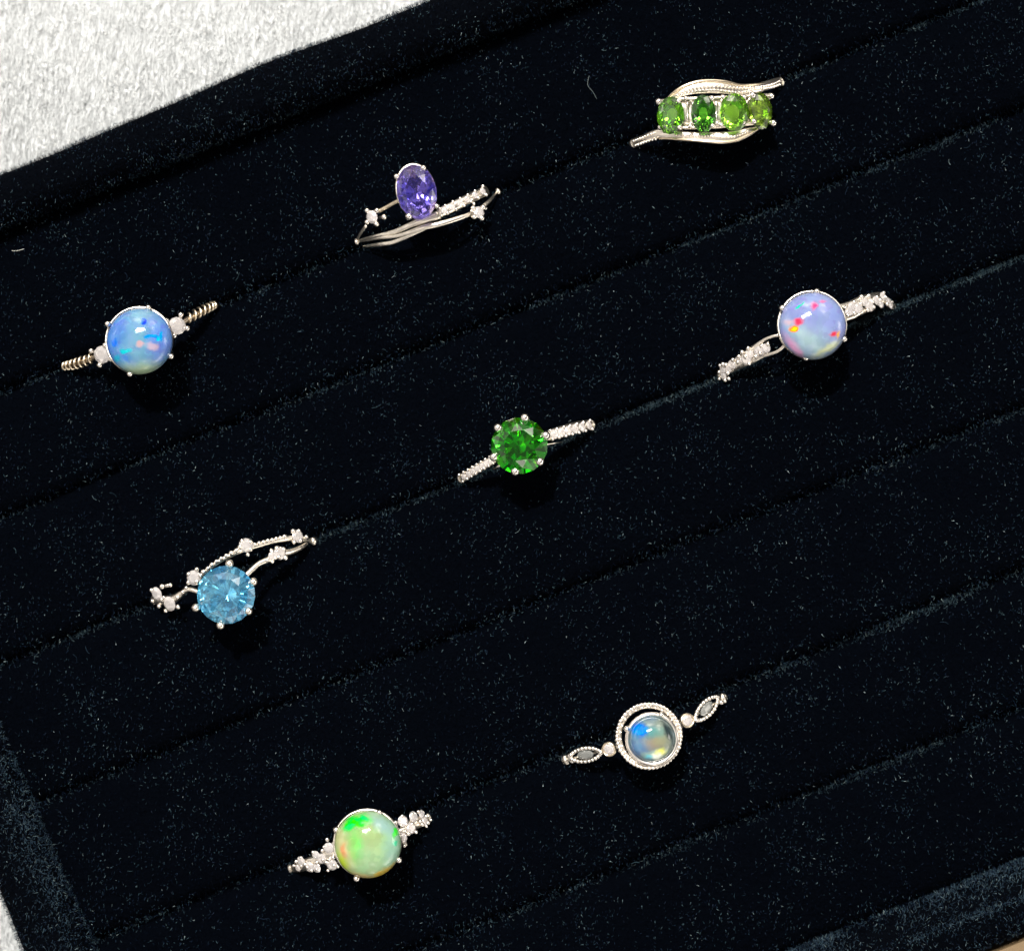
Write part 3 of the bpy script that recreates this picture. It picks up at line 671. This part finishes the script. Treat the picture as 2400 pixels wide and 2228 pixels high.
# ---- 5. round deep green stone, six ball claws
r5 = Ring('green_stone_ring', 'silver ring with one round deep green faceted stone in six ball claws', 1040, 940, 390, (905, 530), 2, ((200, 930), (1775, 275)))
m = MB()
r5.strand(m, [(205, 925, -.1), (330, 850, 0), (450, 780, 0), (570, 710, 0), (700, 640, -.1)], [56, 60, 60, 54, 30], flat=.5)
r5.strand(m, [(1120, 470, -.1), (1290, 400, 0), (1450, 355, 0), (1600, 310, 0), (1770, 275, -.1)], [30, 70, 78, 74, 60], flat=.5)
r5.lower(m, (205, 925, 0), (1770, 275, 0), .5, .6)
m.build('band', silver, r5.root, origin=(r5.cx, r5.cy, Z0))
for t_ in np.linspace(0.08, .97, 7):
    r5.gem(205+(570-205)*t_+5, 925+(705-925)*t_, 46, .4, n=4, rot=12)
for t_ in np.linspace(0.07, .95, 6):
    r5.gem(1290+(1765-1290)*t_, 402+(285-402)*t_, 58, .42, n=4, rot=58)
m = MB()
for t_ in np.linspace(0, 1, 8):
    for sgn in (-1, 1): m.ball(r5.p(205+365*t_+sgn*22, 918-215*t_+sgn*40, .42), r5.mm(19), 8, 6)
for t_ in np.linspace(0, 1, 7):
    for sgn in (-1, 1): m.ball(r5.p(1290+475*t_+sgn*14, 402-120*t_+sgn*52, .45), r5.mm(23), 8, 6)
m.build('bead_prong', bright, r5.root, origin=(r5.cx, r5.cy, Z0))
m = MB(); m.tube([r5.p(1200, 525, .4), r5.p(1320, 505, .1), r5.p(1415, 488, -.4)], .06, 6); m.tube([r5.p(680, 760, .3), r5.p(600, 812, -.2)], .1, 6)
pr = [(r5.mm(200)+.16*math.cos(a), .2*math.sin(a)) for a in [2*math.pi*k/8 for k in range(8)]]
m.lathe(pr, 40, Matrix.Translation(r5.h(905, 530, Z0+.3)), close=True)
m.build('setting', silver, r5.root, origin=(r5.cx, r5.cy, Z0))
big_gem(r5, 905, 533, 332, 332, ZG, 8, green_m)
for x, y in [(968, 198), (648, 318), (1220, 408), (600, 665), (1150, 722), (855, 840)]: r5.prong(x, y, ZG+.25, 49)

# ---- 6. blue topaz, twig branches
r6 = Ring('blue_stone_ring', 'silver twig ring with one round sky blue faceted stone and forked beaded shank', 320, 1210, 440, (950, 830), 2, ((150, 880), (1885, 268)))
m = MB()
r6.strand(m, [(610, 680, .4), (700, 610, .4), (850, 490, .35), (1000, 410, .3), (1100, 370, .3), (1230, 325, .2), (1400, 275, .1), (1560, 240, 0), (1700, 230, 0), (1880, 268, -.3)], [26, 22, 26, 26, 24, 26, 28, 32, 34, 20])
r6.strand(m, [(1160, 625, .7), (1230, 560, .5), (1300, 500, .3), (1400, 455, .2), (1520, 400, .1), (1650, 370, 0), (1750, 325, 0), (1800, 290, -.1)], [30, 30, 30, 34, 40, 34, 26, 20])
r6.strand(m, [(180, 880, -.1), (280, 890, 0), (400, 870, 0), (480, 810, .1), (560, 770, .2), (680, 810, .3)], [44, 50, 46, 30, 28, 26])
r6.lower(m, (180, 890, 0), (1870, 265, 0), .45, .6)
m.build('band', silver, r6.root, origin=(r6.cx, r6.cy, Z0))
m = MB()
beads(r6, m, [(690, 605, .6), (850, 475, .6), (1000, 390, .55), (1090, 350, .5)], 25, 8)
beads(r6, m, [(1230, 300, .45), (1400, 255, .35), (1590, 208, .3)], 22, 8)
for x, y in [(530, 755), (490, 800), (435, 855), (1800, 215), (1180, 405), (1430, 362), (1385, 465), (1440, 480)]: m.ball(r6.p(x, y, .4), r6.mm(24), 10, 7)
for x, y in [(360, 725), (270, 740), (160, 780), (170, 895), (270, 880), (240, 950), (310, 1000), (440, 960), (290, 860), (555, 610), (680, 625), (640, 690), (640, 560), (550, 700), (1120, 260), (1210, 270), (1100, 320), (1210, 350), (1660, 155), (1720, 150), (1670, 270), (1740, 255), (1490, 340), (1560, 350), (1510, 430), (1580, 440), (1470, 440)]:
    m.ball(r6.p(x, y, .55), r6.mm(random.uniform(24, 32)), 8, 6)
m.tube([r6.p(270, 740, .5), r6.p(360, 725, .5)], r6.mm(20), 7)
m.build('beading', bright, r6.root, origin=(r6.cx, r6.cy, Z0))
for x, y, q in [(610, 650, 72), (1160, 305, 66), (1710, 210, 62), (1520, 390, 62), (1440, 420, 40), (350, 925, 72), (215, 820, 68)]:
    r6.gem(x, y, q*1.12, .5, n=8)
m = MB(); pr = [(r6.mm(190)+.16*math.cos(a), .2*math.sin(a)) for a in [2*math.pi*k/8 for k in range(8)]]
m.lathe(pr, 40, Matrix.Translation(r6.h(950, 830, Z0+.3)), close=True); m.build('setting', silver, r6.root, origin=(r6.cx, r6.cy, Z0))
big_gem(r6, 950, 830, 302, 302, ZG, 14, topaz_m, n=10)
for x, y in [(985, 500), (1240, 692), (1187, 1003), (890, 1155), (628, 968)]: r6.prong(x, y, ZG+.2, 40, mt=silver)

# ---- 3. four oval green stones between two beaded waves
r3 = Ring('four_stone_ring', 'wide silver ring with four oval green stones between wavy beaded rims', 1450, 160, 420, (1010, 500), 2, ((150, 840), (1822, 150)))
m = MB()
P_l = [(155, 840, -.1), (280, 790, 0), (420, 735, 0), (560, 735, .1), (700, 755, .15), (850, 762, .2), (1000, 765, .2), (1150, 770, .2), (1300, 755, .2), (1430, 710, .2), (1570, 660, .2)]
r3.strand(m, P_l, [54, 52, 56, 60, 58, 56, 62, 70, 70, 56, 16], flat=.3, seg=10)
rim = m.build('wave_rim', silver, r3.root, origin=(r3.cx, r3.cy, Z0))
m = MB()
P_u = [(540, 345, .3), (680, 275, .35), (800, 230, .4), (950, 212, .4), (1100, 212, .4), (1250, 228, .35), (1400, 242, .3), (1550, 222, .2), (1700, 175, .1), (1815, 145, -.1)]
r3.strand(m, P_u, [20, 56, 68, 76, 76, 70, 58, 56, 52, 54], flat=.3, seg=10)
m.build('wave_rim', silver, r3.root, origin=(r3.cx, r3.cy, Z0))
m = MB()
# raised smooth outer lips
r3.strand(m, [(545, 330, .5), (640, 250, .55), (750, 190, .6), (900, 148, .6), (1050, 140, .6), (1200, 155, .55), (1350, 190, .45), (1500, 182, .35), (1640, 165, .2)], [10, 18, 20, 20, 20, 20, 16, 14, 8])
r3.strand(m, [(450, 785, .15), (600, 785, .3), (800, 800, .35), (1000, 818, .4), (1150, 825, .4), (1300, 805, .4), (1430, 745, .4), (1560, 670, .3)], [10, 14, 16, 18, 18, 16, 14, 8])
m.build('rim_edge', gold, r3.root, origin=(r3.cx, r3.cy, Z0))
m = MB()
r3.lower(m, (160, 838, 0), (1812, 150, 0), .45, .5)
for (x, y) in [(765, 480), (1085, 480), (1420, 470), (480, 520), (1690, 460)]:
    z_ = .9; m.tube([r3.p(x, y-110, z_), r3.p(x, y-50, z_-.15), r3.p(x, y+50, z_-.15), r3.p(x, y+110, z_)], [.22, .12, .12, .22], 8) if 600 < x < 1500 else None
r3.strand(m, [(490, 520, .35), (780, 500, .4), (1100, 490, .4), (1450, 470, .35), (1660, 465, .2)], [110, 165, 170, 165, 100], flat=.05)
r3.strand(m, [(470, 360, .5), (760, 340, .6), (1100, 330, .6), (1450, 310, .55), (1680, 300, .4)], 20)
r3.strand(m, [(470, 650, .5), (760, 660, .6), (1100, 650, .6), (1450, 620, .55), (1690, 610, .4)], 20)
m.build('band', silver, r3.root, origin=(r3.cx, r3.cy, Z0))
m = MB()
beads(r3, m, [(640, 315, .75), (850, 255, .85), (1100, 245, .85), (1350, 270, .8), (1500, 235, .55), (1690, 220, .35), (1800, 180, .2)], 12, 34)
beads(r3, m, [(680, 275, .75), (850, 215, .85), (1100, 198, .85), (1300, 215, .8), (1500, 215, .55), (1690, 185, .35), (1800, 140, .2)], 11, 32)
beads(r3, m, [(170, 865, .2), (300, 820, .3), (430, 785, .35)], 13, 8); beads(r3, m, [(150, 815, .2), (280, 765, .3), (400, 715, .35)], 13, 9)
beads(r3, m, [(620, 745, .45), (850, 750, .5), (1000, 755, .5), (1250, 765, .5), (1450, 700, .5)], 11, 26)
m.build('rim_beading', bright, r3.root, origin=(r3.cx, r3.cy, Z0))
for x, y, rx, ry, rt, gm_ in [(577, 525, 140, 200, -4, olive_m), (942, 505, 128, 200, 2, dark_green_m), (1285, 490, 150, 204, 0, lime_m), (1575, 475, 126, 200, 3, moss_m)]:
    P_ = r3.p(x, y, 1.25); q = Matrix.Identity(4).lerp(r3.up(P_).to_track_quat('Z', 'Y').to_matrix().to_4x4(), 0) if False else Matrix.Identity(4)
    n_ = Vector((0, 0, 1)).lerp(r3.up(P_), .5).normalized(); q = Vector((0, 0, 1)).rotation_difference(n_).to_matrix().to_4x4()
    g = gem_mesh((r3.mm(rx)*1.07, r3.mm(ry)*1.03), Matrix.Translation(P_) @ q @ Matrix.Rotation(math.radians(rt), 4, 'Z'), n=8); g.build('oval_stone', gm_, r3.root, origin=P_, smooth=False)
for x, y, q in [(445, 372, 32), (462, 655, 28), (665, 365, 22), (675, 660, 24), (745, 335, 20), (795, 645, 22), (795, 342, 20), (1035, 335, 24), (1042, 640, 22), (1140, 630, 22), (1160, 322, 22), (1392, 322, 24), (1385, 605, 22), (1487, 302, 34), (1500, 592, 28), (1695, 312, 30), (1718, 612, 32), (510, 700, 18), (1095, 610, 22), (860, 585, 16)]:
    r3.prong(x, y, r3.p(x, y, 1.4).z, q, inner=(x*.9+101, y*.7+150, .3))

# ---- 2. oval violet stone, open bypass band
r2 = Ring('violet_stone_ring', 'open bypass ring with one oval violet blue faceted stone set off centre', 800, 350, 400, (1000, 760), 0, ((172, 1080), (1832, 480)))
m = MB()
r2.strand(m, [(175, 1075, -.1), (400, 1012, 0), (620, 962, 0), (800, 885, .05), (950, 825, .1), (1150, 760, .1)], [16, 20, 30, 36, 50, 60], flat=.5)
r2.strand(m, [(180, 1080, -.1), (450, 1035, 0), (700, 1000, .1), (950, 915, .2), (1150, 870, .25), (1350, 810, .2), (1500, 755, .1), (1620, 690, 0), (1730, 600, 0), (1830, 480, -.3)], [14, 16, 24, 34, 34, 30, 26, 24, 22, 10], flat=.5)
r2.strand(m, [(255, 1135, -.3), (450, 1110, -.2), (600, 1085, -.1), (760, 1020, 0), (900, 960, 0), (1050, 900, 0)], [12, 28, 28, 24, 20, 12], flat=.5)
r2.strand(m, [(178, 1065, -.1), (225, 980, 0), (290, 890, .1)], [14, 18, 20], flat=.5)
r2.lower(m, (180, 1075, 0), (1825, 490, 0), .35, .6)
m.build('band', silver, r2.root, origin=(r2.cx, r2.cy, Z0))
m = MB(); r2.strand(m, [(440, 722, .5), (560, 655, .6), (700, 580, .8)], [26, 24, 26]); m.build('shoulder', gold, r2.root, origin=(r2.cx, r2.cy, Z0))
m = MB(); r2.strand(m, [(1130, 745, .2), (1300, 670, .2), (1480, 580, .15), (1700, 480, 0)], [60, 62, 62, 58], flat=.5); m.build('pave_bar', silver, r2.root, origin=(r2.cx, r2.cy, Z0))
for x, y in [(1200, 712), (1290, 672), (1380, 625), (1470, 582), (1560, 535), (1650, 490)]: r2.gem(x, y, 42, .65, n=6)
m = MB()
for x, y in [(1150, 690), (1210, 655), (1240, 745), (1300, 612), (1340, 700), (1385, 570), (1430, 655), (1475, 530), (1515, 610), (1560, 485), (1600, 565), (1650, 430), (1690, 530), (1545, 635), (1520, 720), (1640, 820), (1680, 690)]:
    m.ball(r2.p(x, y, .72), r2.mm(random.uniform(18, 25)), 8, 6)
m.build('bead_prong', bright, r2.root, origin=(r2.cx, r2.cy, Z0))
for x, y, q in [(357, 790, 78), (1605, 735, 70)]: r2.gem(x, y, q, .7, n=6)
for x, y in [(300, 715), (415, 715), (300, 850), (410, 870), (1540, 690), (1655, 680), (1550, 790), (1640, 805), (500, 790)]:
    r2.prong(x, y, r2.p(x, y, .75).z, 26, inner=(357 if x < 900 else 1605, 790 if x < 900 else 735, -.1))
ZT = Z0+1.9
r2c = r2.h(880, 500, ZT)
m = MB(); pr = [(.955+.07*math.cos(a), -.3+.3*math.sin(a)) for a in [2*math.pi*k/8 for k in range(8)]]
MT = Matrix.Rotation(math.radians(11), 4, 'Z')
m.lathe(pr, 48, Matrix.Translation(r2c+Vector((-.12, .18, 0))) @ MT, sx=r2.mm(226), sy=r2.mm(312), close=True)
pr = [(.6+.09*math.cos(a), -1.3+.2*math.sin(a)) for a in [2*math.pi*k/8 for k in range(8)]]
m.lathe(pr, 48, Matrix.Translation(r2c) @ MT, sx=r2.mm(226), sy=r2.mm(312), close=True)
for x, y in [(960, 215), (645, 315), (790, 775), (1110, 665)]:
    P_ = r2.h(x, y, ZT); m.tube([P_, P_.lerp(Vector((r2c.x, r2c.y, ZT-1.4)), .45)], .16, 7)
m.build('setting', silver, r2.root, origin=r2c)
g = gem_mesh((r2.mm(228), r2.mm(315)), Matrix.Translation(r2c) @ MT, n=8); g.build('centre_stone', violet_m, r2.root, origin=r2c, smooth=False)
for x, y, q in [(958, 218, 36), (645, 318, 36), (788, 782, 42), (1112, 662, 30)]:
    m = MB(); P_ = r2.h(x, y, ZT+.2); m.ball(P_, r2.mm(q)); m.build('prong', bright, r2.root, origin=P_)
